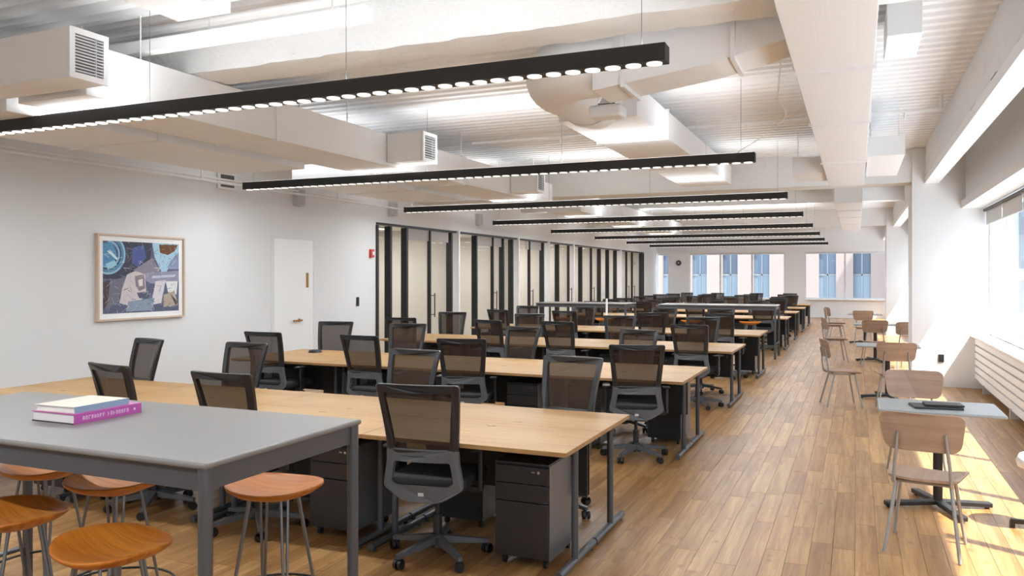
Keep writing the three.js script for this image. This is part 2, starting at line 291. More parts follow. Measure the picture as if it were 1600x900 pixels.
// ---- linear pendant lights
{
  const L = 6.52, disc = new THREE.CylinderGeometry(0.043, 0.043, 0.006, 20), rim = new THREE.TorusGeometry(0.045, 0.004, 6, 20).rotateX(Math.PI / 2);
  [0.2, 4.25, 8.31, 12.4, 16.2, 19.9, 23.75, 27.5, 30.9].forEach((D, j) => {
    const i = j - 1;
    const b = thing('linear_pendant_light', i < 0 ? 'long black linear pendant light before the book table' : `long black linear pendant light with round lenses, ${ORD[i]} past the book table`, 'pendant light', [-0.93 - L / 2, 2.85, D], 0, 'black linear pendants');
    mesh('housing', rb(L, 0.094, 0.11, 0, 0.047, 0, 0.003), M.bar, b);
    mesh('up_strip', bx(L - 0.06, 0.004, 0.07, 0, 0.096, 0), M.glowStrip, b);
    const n = 56, xs = [...Array(n)].map((_, k) => -L / 2 + 0.07 + k * (L - 0.14) / (n - 1));
    if (i === 0 || i === 1) for (const x of xs) { const d = mesh('lens', disc, M.glow, b); d.position.set(x, -0.003, 0); }
    else mesh('lenses', xs.map((x) => disc.clone().translate(x, -0.003, 0)), M.glow, b).userData.kind = 'stuff';
    for (const x of [-3.12, -0.5, 1.2, 3.12]) mesh('cable', rod(V(x, 0.094, 0), V(x, HC - 2.85 + 0.02, 0), 0.0022, 0.0022, 6), M.wire, b);
    const dn = new THREE.RectAreaLight(lin(0.87, 0.945, 1.0), BAR_DOWN, L - 0.1, 0.07); dn.position.set(0, -0.009, 0); dn.rotation.x = -Math.PI / 2; b.add(dn);
    const up = new THREE.RectAreaLight(lin(0.89, 0.95, 1.0), BAR_UP, L - 0.1, 0.06); up.position.set(0, 0.101, 0); up.rotation.x = Math.PI / 2; b.add(up);
  });
}
// ---- ducts
function ductRun(name, label, x0, x1, y0, y1, d0, d1, seams) {
  const t = thing(name, label, 'air duct', [(x0 + x1) / 2, y0, (d0 + d1) / 2]);
  mesh('body', rb(x1 - x0, y1 - y0, d1 - d0, 0, (y1 - y0) / 2, 0, 0.006), M.duct, t);
  for (const s of seams) mesh('flange', bx(x1 - x0 + 0.03, y1 - y0 + 0.03, 0.035, 0, (y1 - y0) / 2, -(s - (d0 + d1) / 2)), M.duct, t);
  for (let s = d0 + 0.5; s < d1; s += 2.7) for (const x of [-1, 1]) mesh('hanger_rod', rod(V(x * ((x1 - x0) / 2 - 0.04), y1 - y0, -(s - (d0 + d1) / 2)), V(x * ((x1 - x0) / 2 - 0.04), HC - y0 + 0.02, -(s - (d0 + d1) / 2)), 0.006, 0.006, 6), M.duct, t);
  return t;
}
ductRun('air_duct', 'flat white main duct running above the aisle beside the window wall', -0.36, 0.10, 3.0, 3.3, 2.0, 12.4, [3.6, 5.4, 7.3, 9.8]);
ductRun('air_duct', 'flat white duct above the aisle beyond the first deep beam', -0.36, 0.10, 3.0, 3.3, 15.2, 24.6, [17, 19, 21.5]);
ductRun('air_duct', 'deep white duct that the first two grille boxes branch from', -5.72, -5.0, 2.985, 3.355, 3.98, 13.4, [6.0, 9.9]);
ductRun('air_duct', 'deep white duct over the desks past the first deep beam', -5.72, -5.0, 2.985, 3.355, 15.0, 25.0, [18, 21.5]);
ductRun('air_duct', 'shallow white duct near the left wall ending above the second pendant', -7.0, -5.85, 2.94, 3.2, 3.98, 7.5, [5.4]);
ductRun('air_duct', 'shallow white duct by the office wall between second and third pendants', -7.0, -5.85, 2.94, 3.2, 8.7, 11.5, [10]);
ductRun('air_duct', 'white rectangular duct leading from the round elbow over the desks', -2.66, -1.88, 3.2, 3.5, 7.3, 13.4, [8.6, 11]);
ductRun('air_duct', 'short white side duct box on the window side of the aisle duct', 0.115, 0.5, 3.06, 3.28, 9.9, 11.9, []);
ductRun('air_duct', 'short white side duct box opposite, on the desk side of the aisle duct', -0.78, -0.375, 3.06, 3.28, 11.2, 12.2, []);
ductRun('air_duct', 'square white duct box between aisle duct and the rough edge beam', 0.2, 0.43, 3.42, 3.66, 6.3, 7.0, []);
{ // tapering branch duct
  const s = new THREE.Shape([[-0.385, 3.24], [-0.87, 3.13], [-1.72, 3.02], [-1.72, 3.5], [-0.385, 3.55]].map(([x, y]) => new THREE.Vector2(x + 1.4, y - 3)));
  const t = thing('branch_duct', 'tapering white branch duct behind the rough beam, joining the aisle duct', 'air duct', [-1.4, 3, 5.42 + 0.45]);
  mesh('body', muv(new THREE.ExtrudeGeometry(s, { depth: 0.45, bevelEnabled: false })), M.duct, t);
  for (const [x, y0, y1] of [[-0.75, 3.14, 3.54], [-1.5, 3.03, 3.53]]) mesh('flange', bx(0.03, y1 - y0 + 0.02, 0.49, x + 1.4, (y0 + y1) / 2 - 3, 0.225), M.duct, t);
  const e = thing('duct_elbow', 'rounded white duct elbow between branch duct and rectangular duct', 'air duct', [-2.25, 3.3, 6.6]);
  mesh('body', tube([V(0.70, -0.02, 0.955), V(0.3, -0.03, 0.93), V(0.05, -0.02, 0.6), V(-0.02, 0.02, 0), V(-0.02, 0.05, -0.7)], 0.25, 36, 24), M.duct, e);
  for (const z of [0, -0.4]) mesh('band', new THREE.TorusGeometry(0.252, 0.01, 6, 28).translate(-0.02, 0.03, z), M.duct, e);
}
// ---- grille boxes
function grilleBox(label, x0, x1, d0, d1, slats) {
  const y0 = 3.02, y1 = 3.35, w = d1 - d0, h = y1 - y0, t = thing('grille_box', label, 'air vent', [x1, y0, (d0 + d1) / 2]);
  mesh('body', rb(x1 - x0 - 0.02, h, w, -(x1 - x0) / 2 - 0.01, h / 2, 0, 0.004), M.duct, t);
  mesh('grille_frame', [bx(0.024, 0.04, w + 0.01, 0, 0.016, 0), bx(0.024, 0.04, w + 0.01, 0, h - 0.016, 0), bx(0.024, h - 0.07, 0.04, 0, h / 2, w / 2 - 0.016), bx(0.024, h - 0.07, 0.04, 0, h / 2, -w / 2 + 0.016)], M.white, t);
  mesh('grille_recess', bx(0.004, h - 0.06, w - 0.06, -0.008, h / 2, 0), M.grille, t);
  for (let k = 0; k < slats; k++) mesh('slat', bx(0.016, 0.009, w - 0.07, 0.002, 0.04 + (k + 0.5) * (h - 0.08) / slats, 0).rotateZ(0), M.alu, t);
  mesh('divider', bx(0.014, h - 0.06, 0.008, 0.003, h / 2, -w * 0.18), M.alu, t);
}
grilleBox('large white grille box over the book table end of the desks', -7.2, -4.76, 3.66, 3.95, 12);
grilleBox('white grille box on the deep duct beside the second pendant', -4.99, -4.52, 7.9, 8.22, 9);
grilleBox('white grille box on the deep duct beside the third pendant', -4.99, -4.55, 11.5, 11.82, 9);
tag(mesh('cable_tray', [lim(-6.2, -3.0, 3.42, 3.51, 4.48, 4.58), ...[-5.8, -4.4, -3.3].map((x) => rod(V(x, 3.5, -4.53), V(x, HC - 0.001, -4.53), 0.006, 0.006, 6))], M.duct), 'white cable tray running across beside the rough beam', 'cable tray');
ductRun('air_duct', 'white square duct box above the first pendant near the grille box', -4.2, -3.75, 3.42, 3.64, 3.6, 4.05, []);
// ---- pipes, conduit, small devices
tag(mesh('sprinkler_pipe', [rod(V(-4.9, 3.55, -9.95), V(0.86, 3.55, -9.95), 0.02), rod(V(0.86, 3.55, -9.95), V(0.86, 3.72, -9.95), 0.02), ...[-3.6, -1.2, 0.5].map((x) => rod(V(x, 3.55, -9.95), V(x, 3.47, -9.95), 0.012))], M.white), 'thin white sprinkler pipe crossing the room above the second pendant', 'pipe');
tag(mesh('sprinkler_pipe', [rod(V(-6, 3.5, -16.9), V(0.7, 3.5, -16.9), 0.02), rod(V(0.7, 3.5, -16.9), V(0.7, 3.72, -16.9), 0.02)], M.white), 'thin white sprinkler pipe crossing the room above the fourth pendant', 'pipe');
tag(mesh('conduit', [rod(V(-7.9, 2.97, -1), V(-7.9, 2.97, -14), 0.018), ...[2, 5, 8, 11].map((d) => bx(0.02, 0.5, 0.03, -7.9, 3.23, -d))], M.white), 'white conduit on hangers running along the painting wall', 'conduit');
tag(mesh('conduit', [rod(V(-8.1, 3.05, -1), V(-8.1, 3.05, -12), 0.014), ...[3, 6, 9].map((d) => bx(0.09, 0.03, 0.03, -8.155, 3.05, -d))], M.white), 'thinner white conduit clipped to the painting wall', 'conduit');
tag(mesh('conduit', [rod(V(-0.62, HC + 0.01, -7.6), V(-0.66, 3.3, -7.6), 0.006), tube([V(-0.66, 3.3, -7.6), V(-0.6, 3.2, -7.8), V(-0.75, 3.1, -8.0), V(-1.1, 2.95, -8.28)], 0.006, 20, 6)], M.white), 'thin hanging power cord feeding the second black pendant', 'cord');
{
  const p = thing('pendant_speaker', 'small white box speaker hung on a rod over the desks', 'speaker', [-1.78, 2.93, 6.0]);
  mesh('body', rb(0.27, 0.10, 0.18, 0, 0.05, 0, 0.03, 3), M.duct, p); mesh('bracket', new THREE.CylinderGeometry(0.02, 0.075, 0.09, 4, 1).rotateY(Math.PI / 4).translate(0, 0.155, 0), M.duct, p);
  mesh('plate', bx(0.13, 0.012, 0.1, 0, 0.108, 0), M.grille, p); mesh('rod', rod(V(0, 0.2, 0), V(0, HC - 2.93 + 0.02, 0), 0.006), M.white, p);
}
[[10.3, 2.82, 'above the white door'], [13.1, 2.86, 'above the start of the glass offices'], [16.9, 2.9, 'above the second white post of the glass offices']].forEach(([d, y, at]) => {
  const s = thing('wall_speaker', `small grey-white wall speaker ${at}`, 'speaker', [XL + 0.06, y, d]);
  mesh('body', rb(0.11, 0.27, 0.18, 0, 0.135, 0, 0.01), M.shade, s); mesh('front', bx(0.006, 0.23, 0.14, 0.056, 0.135, 0), std({ color: lin(0.5, 0.5, 0.5), roughness: 0.9 }), s);
});
{
  const v = thing('wall_vent', 'small two-slot louvred vent high on the wall by the second pendant', 'air vent', [XL + 0.02, 2.93, 8.75]);
  mesh('plate', rb(0.03, 0.26, 0.36, 0, 0.13, 0, 0.004), M.white, v);
  for (const [y, h] of [[0.16, 0.09], [0.05, 0.04]]) mesh('slot', bx(0.012, h, 0.26, 0.012, y, 0), M.grille, v);
}

// ================================================================ FURNITURE KITS
function roundPoly(c, r, step = 0.02) {
  const out = [], n = c.length, P = (a) => new THREE.Vector2(a[0], a[1]);
  for (let i = 0; i < n; i++) {
    const p = P(c[i]), a = P(c[(i + n - 1) % n]), b = P(c[(i + 1) % n]), q = c[i][2] ?? r, u = a.clone().sub(p).normalize().multiplyScalar(q), w = b.clone().sub(p).normalize().multiplyScalar(q);
    const s = p.clone().add(u), e = p.clone().add(w);
    for (let k = 0; k <= 5; k++) { const t = k / 5; out.push(s.clone().multiplyScalar((1 - t) ** 2).add(p.clone().multiplyScalar(2 * t * (1 - t))).add(e.clone().multiplyScalar(t * t))); }
  }
  const d = [];
  out.forEach((p, i) => { const q = out[(i + 1) % out.length], k = Math.max(1, Math.ceil(p.distanceTo(q) / step)); for (let j = 0; j < k; j++) d.push(p.clone().lerp(q, j / k)); });
  return d;
}
const bend = (g, f) => { const p = g.attributes.position; for (let i = 0; i < p.count; i++) p.setZ(i, p.getZ(i) + f(p.getX(i), p.getY(i))); g.computeVertexNormals(); return g; };
const backCurve = (x, y) => 0.26 + 0.17 * (y - 0.45) - 0.035 * Math.sin(Math.PI * Math.min(1, Math.max(0, (y - 0.45) / 0.63))) - 0.55 * x * x;
// ---- mesh task chair: origin on the floor under the gas lift; it faces -z
const chairGroup = 'mesh task chairs at the desks';
const chair0 = thing('task_chair', '', 'chair', [0, 0, 0], 0, chairGroup);
{
  const frame = (outer, hole, d) => { const s = new THREE.Shape(outer); if (hole) s.holes.push(new THREE.Path(hole)); return bend(new THREE.ExtrudeGeometry(s, { depth: d, bevelEnabled: true, bevelSize: 0.004, bevelThickness: 0.004, bevelSegments: 1, curveSegments: 4 }), backCurve); };
  mesh('back_frame', frame(roundPoly([[-0.248, 1.085], [0.248, 1.085], [0.208, 0.665], [-0.208, 0.665]], 0.02), roundPoly([[-0.207, 1.04], [0.207, 1.04], [0.168, 0.705], [-0.168, 0.705]], 0.015), 0.022), M.blackSatin, chair0);
  const n = new THREE.PlaneGeometry(1, 1, 8, 10), p = n.attributes.position;
  for (let i = 0; i < p.count; i++) { const y = 0.695 + (p.getY(i) + 0.5) * 0.355, w = 0.168 + (y - 0.705) * 0.117; p.setXYZ(i, p.getX(i) * 2 * (w + 0.006), y, 0.010); }
  mesh('mesh_panel', bend(n, backCurve), M.net, chair0);
  mesh('back_carrier', frame(roundPoly([[-0.214, 0.70], [0.214, 0.70], [0.216, 0.63], [0.242, 0.48, 0.02], [0.11, 0.40, 0.04], [-0.11, 0.40, 0.04], [-0.242, 0.48, 0.02], [-0.216, 0.63]], 0.012), roundPoly([[-0.170, 0.632], [0.170, 0.632], [0.190, 0.515], [0.155, 0.495], [-0.155, 0.495], [-0.190, 0.515]], 0.012), 0.026), M.greyFrame, chair0);
  mesh('lumbar_support', bend(rb(0.30, 0.05, 0.018, 0, 0.665, 0, 0.008), (x, y) => backCurve(x, y) - 0.03), M.blackSatin, chair0);
  mesh('badge', bend(rb(0.034, 0.02, 0.004, 0, 0.448, 0.032, 0.001), (x, y) => backCurve(0, y)), M.badge, chair0);
  const seat = rb(0.50, 0.075, 0.50, 0, 0.475, 0.01, 0.034, 4); const q = seat.attributes.position;
  for (let i = 0; i < q.count; i++) { const x = q.getX(i), z = q.getZ(i); q.setY(i, q.getY(i) + 0.25 * x * x - (z < -0.12 ? (z + 0.12) ** 2 * 0.5 : 0)); } seat.computeVertexNormals();
  mesh('seat', seat, M.fabric, chair0);
  mesh('seat_mechanism', [rb(0.20, 0.06, 0.27, 0, 0.405, 0.02, 0.012, 1), bx(0.10, 0.035, 0.14, 0, 0.425, 0.175), rod(V(0.08, 0.41, -0.04), V(0.27, 0.40, -0.04), 0.007)], M.black, chair0);
  mesh('gas_lift', [rod(V(0, 0.11, 0), V(0, 0.26, 0), 0.027), rod(V(0, 0.25, 0), V(0, 0.385, 0), 0.016)], M.blackSatin, chair0);
  mesh('base_hub', new THREE.CylinderGeometry(0.04, 0.05, 0.075, 20).translate(0, 0.1, 0), M.blackSatin, chair0);
  const arm = new THREE.CylinderGeometry(0.5, 0.5, 1, 4, 1).rotateY(Math.PI / 4), ap = arm.attributes.position;
  for (let i = 0; i < ap.count; i++) { const k = ap.getY(i) + 0.5; ap.setXYZ(i, 0.03 + k * 0.285, 0.108 - k * 0.035 + Math.sign(ap.getX(i)) * (0.022 - 0.010 * k), Math.sign(ap.getZ(i)) * (0.024 - 0.010 * k)); }
  const armG = toCreasedNormals(arm.toNonIndexed(), 0.6);
  const wheel = [new THREE.CylinderGeometry(0.028, 0.028, 0.018, 16).rotateX(Math.PI / 2).translate(0, 0.028, 0.016), new THREE.CylinderGeometry(0.028, 0.028, 0.018, 16).rotateX(Math.PI / 2).translate(0, 0.028, -0.016), bx(0.03, 0.022, 0.05, 0, 0.045, 0), rod(V(0, 0.04, 0), V(0, 0.075, 0), 0.008)];
  const wg = join(wheel);
  for (let k = 0; k < 5; k++) {
    const a = k * 2 * Math.PI / 5 + 0.45, m = mesh('base_arm', armG, M.greyFrame, chair0); m.rotation.y = a;
    const c = mesh('caster', wg, M.black, chair0); c.position.set(Math.cos(a) * 0.305, 0, -Math.sin(a) * 0.305); c.rotation.y = a * 1.7 + 0.4;
  }
  for (const s of [-1, 1]) {
    const b = mesh('armrest_post', [bx(0.07, 0.03, 0.05, s * 0.245, 0.43, 0.02), rb(0.028, 0.24, 0.06, s * 0.283, 0.545, 0.02, 0.008)], M.blackSatin, chair0);
    mesh('armrest_pad', rb(0.075, 0.024, 0.25, s * 0.275, 0.676, -0.01, 0.011, 2), M.black, b);
  }
}
let firstChair = true;
function placeChair(X, D, turn, label) { if (firstChair) { firstChair = false; chair0.position.set(X, 0, -D); chair0.rotation.y = turn; chair0.userData.label = label; return chair0; } return copy(chair0, [X, 0, D], turn, label); }
// ---- desk: one worktop on two T legs; user's side is +z
const DW = 1.335, DD = 0.67;
const desk0 = thing('desk', '', 'desk', [0, 0, 0], 0, 'pale oak desks');
{
  mesh('worktop', muv(rb(DW - 0.004, 0.027, DD - 0.004, 0, 0.7165, 0, 0.003), 1, 0.13, 0.4, true), M.desk, desk0);
  for (const s of [-1, 1]) {
    const x = s * (DW / 2 - 0.055);
    mesh('leg', [rod(V(x, 0.045, 0.03), V(x, 0.69, 0.03), 0.021, 0.021, 16), bx(0.05, 0.014, 0.5, x, 0.694, 0)], M.steel, desk0);
    mesh('foot', [rod(V(x, 0.034, 0.315), V(x, 0.034, -0.325), 0.023, 0.023, 16), rod(V(x, 0, 0.27), V(x, 0.02, 0.27), 0.014), rod(V(x, 0, -0.28), V(x, 0.02, -0.28), 0.014)], M.steel, desk0);
  }
  mesh('cable_tray', [bx(DW - 0.3, 0.012, 0.12, 0, 0.60, -0.24), bx(DW - 0.3, 0.10, 0.008, 0, 0.65, -0.18), bx(DW - 0.3, 0.10, 0.008, 0, 0.65, -0.30)], M.black, desk0);
  mesh('modesty_panel', bx(DW - 0.18, 0.36, 0.014, 0, 0.50, -DD / 2 + 0.02), M.black, desk0);
  for (const x of [-0.05]) mesh('grommet', new THREE.CylinderGeometry(0.02, 0.02, 0.003, 18).scale(1.6, 1, 0.7).translate(x, 0.7312, -0.235), std({ color: lin(0.42, 0.29, 0.17), roughness: 0.6 }), desk0);
}
// ---- drawer pedestal: front is +z
const ped0 = thing('drawer_pedestal', '', 'drawer unit', [0, 0, 0], 0, 'black drawer pedestals');
{
  const w = 0.34, d = 0.5;
  mesh('body', [rb(w, 0.012, d, 0, 0.61, 0, 0.004), bx(w - 0.006, 0.545, d - 0.02, 0, 0.33, -0.01)], M.blackSatin, ped0);
  for (const s of [-1, 1]) mesh('side_panel', rb(0.006, 0.545, d - 0.012, s * (w / 2 - 0.001), 0.332, -0.006, 0.002), M.pedSide, ped0);
  [[0.545, 0.10], [0.44, 0.10], [0.225, 0.318]].forEach(([y, h], i) => {
    const f = mesh('drawer', rb(w - 0.008, h, 0.02, 0, y, d / 2 - 0.006, 0.003), M.blackSatin, ped0);
    if (!i) mesh('lock', [new THREE.CylinderGeometry(0.009, 0.009, 0.006, 12).rotateX(Math.PI / 2).translate(0.11, y + 0.022, d / 2 + 0.005), bx(0.022, 0.008, 0.004, 0.075, y + 0.022, d / 2 + 0.005)], M.chrome, f);
  });
  for (const x of [-1, 1]) for (const z of [-1, 1]) mesh('caster', [new THREE.CylinderGeometry(0.024, 0.024, 0.02, 14).rotateZ(Math.PI / 2).translate(x * 0.13, 0.024, z * 0.19), bx(0.03, 0.02, 0.03, x * 0.13, 0.05, z * 0.19)], M.black, ped0);
}
// ---- bar table
function barTable(name, label, x0, x1, d0, d1) {
  const H = 1.10, w = x1 - x0, d = d1 - d0, t = thing(name, label, 'table', [(x0 + x1) / 2, 0, (d0 + d1) / 2], 0, undefined);
  mesh('tabletop', new RoundedBoxGeometry(w, 0.022, d, 2, 0.01).translate(0, H - 0.011, 0), M.barTop, t);
  const cx = w / 2 - 0.028, cz = d / 2 - 0.028;
  for (const s of [-1, 1]) { mesh('apron', bx(w - 0.1, 0.075, 0.02, 0, H - 0.0595, s * (cz - 0.006)), M.barFrame, t); mesh('apron', bx(0.02, 0.075, d - 0.1, s * (cx - 0.006), H - 0.0595, 0), M.barFrame, t); }
  for (const sx of [-1, 1]) { for (const sz of [-1, 1]) mesh('leg', rod(V(sx * cx, 0, sz * cz), V(sx * cx, H - 0.022, sz * cz), 0.0235, 0.0235, 24), M.barFrame, t); mesh('foot_rail', rod(V(sx * cx, 0.30, -cz), V(sx * cx, 0.30, cz), 0.014), M.barFrame, t); }
  return t;
}
// ---- bar stool with a dished wooden seat
const stool0 = thing('bar_stool', '', 'stool', [0, 0, 0], 0, 'wooden bar stools');
{
  const nr = 10, na = 40, pos = [], idx = [], H = 0.765, rim = (a) => { const c = Math.cos(a), s = Math.sin(a), k = 1 / (Math.abs(c) ** 2.4 + Math.abs(s) ** 2.4) ** (1 / 2.4); return [0.215 * c * k, (s > 0 ? 0.165 : 0.185) * s * k]; };
  const ring = (f, y) => { for (let i = 0; i < na; i++) { const [x, z] = rim(i / na * 2 * Math.PI); pos.push(x * f, y(x * f, z * f, f), z * f); } };
  const topY = (x, z, f) => H - 0.028 * (1 - f * f) + 0.32 * x * x + (z < 0 ? 0.10 * z * z : -0.22 * z * z);
  for (let k = 0; k <= nr; k++) ring(Math.max(0.001, k / nr), topY);
  ring(1.012, (x, z, f) => topY(x, z, 1) - 0.008); ring(1.0, (x, z) => topY(x, z, 1) - 0.016); ring(0.85, (x, z) => topY(x, z, 1) - 0.034); ring(0.5, () => H - 0.052); ring(0.001, () => H - 0.056);
  const R = nr + 6; for (let k = 0; k < R - 1; k++) for (let i = 0; i < na; i++) { const a = k * na + i, b = k * na + (i + 1) % na; idx.push(a, b, a + na, b, b + na, a + na); }
  let g = new THREE.BufferGeometry(); g.setAttribute('position', new THREE.Float32BufferAttribute(pos, 3)); g.setIndex(idx); g.computeVertexNormals();
  if (g.attributes.normal.getY(3 * na) < 0) { for (let i = 0; i < idx.length; i += 3) [idx[i], idx[i + 1]] = [idx[i + 1], idx[i]]; g.setIndex(idx); g.computeVertexNormals(); }
  mesh('seat', muv(g, 1, 0.07, 0.3, true), M.stool, stool0);
  for (let k = 0; k < 4; k++) { const a = Math.PI / 4 + k * Math.PI / 2, c = Math.cos(a), s = Math.sin(a); mesh('leg', [rod(V(c * 0.115, H - 0.045, s * 0.095), V(c * 0.235, 0.006, s * 0.225), 0.0065, 0.0065, 8), rod(V(c * 0.115 + 0.03 * s, H - 0.045, s * 0.095 - 0.03 * c), V(c * 0.235, 0.006, s * 0.225), 0.0065, 0.0065, 8), new THREE.SphereGeometry(0.010, 8, 6).translate(c * 0.236, 0.009, s * 0.226)], M.wire, stool0); }
  mesh('foot_ring', new THREE.TorusGeometry(0.262, 0.006, 8, 48).rotateX(Math.PI / 2).scale(1, 1, 0.96).translate(0, 0.27, 0), M.black, stool0);
}
let firstStool = true;
function placeStool(X, D, turn, label) { if (firstStool) { firstStool = false; stool0.position.set(X, 0, -D); stool0.rotation.y = turn; stool0.userData.label = label; return; } copy(stool0, [X, 0, D], turn, label); }
// ---- plywood cafe chair: faces -z
const cafe0 = thing('plywood_chair', '', 'chair', [0, 0, 0], 0, 'plywood cafe chairs');
{
  const seatS = new THREE.Shape(roundPoly([[-0.185, 0.20], [0.185, 0.20], [0.232, -0.19], [-0.232, -0.19]], 0.05));
  const sg = new THREE.ExtrudeGeometry(seatS, { depth: 0.011, bevelEnabled: true, bevelSize: 0.003, bevelThickness: 0.003, bevelSegments: 1 }).rotateX(-Math.PI / 2);   // shape y -> -z : rear is +y -> flip
  sg.rotateY(Math.PI); const p = sg.attributes.position;
  for (let i = 0; i < p.count; i++) { const x = p.getX(i), z = p.getZ(i); p.setY(i, p.getY(i) + 0.448 + 0.35 * x * x - (z < -0.1 ? 1.6 * (z + 0.1) ** 2 : 0) + (z > 0.1 ? 0.8 * (z - 0.1) ** 2 : 0)); } sg.computeVertexNormals();
  mesh('seat', muv(sg, 1, 0.2, 0.1), M.ply, cafe0);
  const bk = new THREE.ExtrudeGeometry(new THREE.Shape(roundPoly([[-0.235, 0.875], [0.235, 0.875], [0.205, 0.645], [-0.205, 0.645]], 0.06)), { depth: 0.010, bevelEnabled: true, bevelSize: 0.003, bevelThickness: 0.003, bevelSegments: 1 });
  bend(bk, (x, y) => 0.215 + 0.22 * (y - 0.64) - 0.75 * x * x); mesh('backrest', muv(bk, 1, 0.4, 0.6, true), M.ply, cafe0);
  for (const s of [-1, 1]) {
    mesh('leg', rod(V(s * 0.15, 0.432, -0.12), V(s * 0.205, 0.005, -0.20), 0.011, 0.011, 10), M.cafeMetal, cafe0);
    mesh('leg', rod(V(s * 0.15, 0.432, 0.13), V(s * 0.205, 0.005, 0.235), 0.011, 0.011, 10), M.cafeMetal, cafe0);
    mesh('back_rod', tube([V(s * 0.15, 0.432, 0.10), V(s * 0.155, 0.44, 0.19), V(s * 0.15, 0.55, 0.215), V(s * 0.138, 0.66, 0.226), V(s * 0.13, 0.76, 0.245)], 0.010, 20, 8), M.cafeMetal, cafe0);
  }
  mesh('seat_frame', [rod(V(-0.15, 0.432, -0.12), V(0.15, 0.432, -0.12), 0.010), rod(V(-0.15, 0.432, 0.13), V(0.15, 0.432, 0.13), 0.010), rod(V(-0.15, 0.432, -0.12), V(-0.15, 0.432, 0.13), 0.010), rod(V(0.15, 0.432, -0.12), V(0.15, 0.432, 0.13), 0.010)], M.cafeMetal, cafe0);
}
let firstCafe = true;
function placeCafe(X, D, turn, label) { if (firstCafe) { firstCafe = false; cafe0.position.set(X, 0, -D); cafe0.rotation.y = turn; cafe0.userData.label = label; return; } copy(cafe0, [X, 0, D], turn, label); }
function cafeTable(X, D, turn, label) {
  const t = thing('cafe_table', label, 'table', [X, 0, D], turn, undefined);
  mesh('tabletop', new RoundedBoxGeometry(0.80, 0.022, 0.60, 2, 0.009).translate(0, 0.735, 0), M.cafeTop, t);
  mesh('column', rod(V(0, 0.06, 0), V(0, 0.71, 0), 0.032, 0.032, 20), M.black, t); mesh('top_plate', bx(0.3, 0.012, 0.3, 0, 0.718, 0), M.black, t);
  for (let k = 0; k < 4; k++) { const g = rb(0.37, 0.036, 0.06, 0.195, 0.045, 0, 0.008); const p = g.attributes.position; for (let i = 0; i < p.count; i++) if (p.getX(i) > 0.1) p.setY(i, p.getY(i) - (p.getX(i) - 0.1) * 0.06); g.computeVertexNormals(); const m = mesh('base_leg', [g, rod(V(0.35, 0, 0), V(0.35, 0.02, 0), 0.016)], M.black, t); m.rotation.y = k * Math.PI / 2 + 0.35; }
  return t;
}

// ================================================================ LAYOUT
// ---- the book table and its stools
barTable('bar_table', 'dark grey high table with two books lying on it', -3.98, -1.91, 1.95, 2.83);
placeStool(-2.40, 2.86, 0.1, 'wooden bar stool, aisle end, desk side of the book table');
placeStool(-3.13, 2.64, 3.2, 'middle wooden bar stool on the desk side of the book table');
placeStool(-3.68, 2.70, 0.1, 'wooden bar stool, wall end, desk side of the book table');
placeStool(-2.40, 2.0, -0.25, 'wooden bar stool, aisle end, opposite the desk side of the book table');
placeStool(-3.08, 2.12, -0.3, 'wooden bar stool with dished seat, second from aisle, opposite the desk side of book table');
{
  const spine = document.createElement('canvas'); spine.width = 512; spine.height = 64; const c = spine.getContext('2d');
  c.fillStyle = '#c85cb0'; c.fillRect(0, 0, 512, 64); c.fillStyle = '#f3cfe6';
  // lettering too soft to read in the photograph: broken upright strokes in two words
  for (const [a, b] of [[60, 215], [245, 400]]) for (let x = a; x < b; x += 21) { c.fillRect(x, 20, 5, 25); if (rnd() > 0.3) c.fillRect(x, 20, 14, 5); if (rnd() > 0.4) c.fillRect(x, 31, 12, 4); if (rnd() > 0.4) c.fillRect(x + 9, 22, 5, 22); }
  c.beginPath(); c.arc(455, 32, 9, 0, 7); c.fill();
  const st = new THREE.CanvasTexture(spine); st.colorSpace = THREE.SRGBColorSpace;
  const spineM = std({ map: st, roughness: 0.45 }), pink = std({ color: lin(0.55, 0.12, 0.40), roughness: 0.45 }), cream = std({ color: lin(0.72, 0.68, 0.58), roughness: 0.5 }), pale = std({ color: lin(0.30, 0.42, 0.55), roughness: 0.5 });
  function book(name, label, X, H, D, turn, w, h, d, coverM, spineMat) {   // spine on +x
    const b = thing(name, label, 'book', [X, H, D], turn, 'books on the high table');
    mesh('pages', bx(w - 0.012, h - 0.007, d - 0.012, -0.003, h / 2, 0), M.page, b);
    mesh('front_cover', bx(w, 0.0035, d, 0, h - 0.00175, 0), coverM, b); mesh('back_cover', bx(w, 0.0035, d, 0, 0.00175, 0), name === 'pink_book' ? M.black : coverM, b);
    mesh('spine', new THREE.BoxGeometry(0.003, h, d).translate(w / 2 + 0.0015, h / 2, 0), spineMat, b);
  }
  book('pink_book', 'thick pink-spined book lying under a paler book', -3.03, 1.10, 2.42, 0.0, 0.25, 0.042, 0.33, pink, spineM);
  book('cream_book', 'thinner cream-covered book with a pale blue spine on the pink book', -3.035, 1.142, 2.40, 0.03, 0.225, 0.026, 0.27, cream, pale);
}
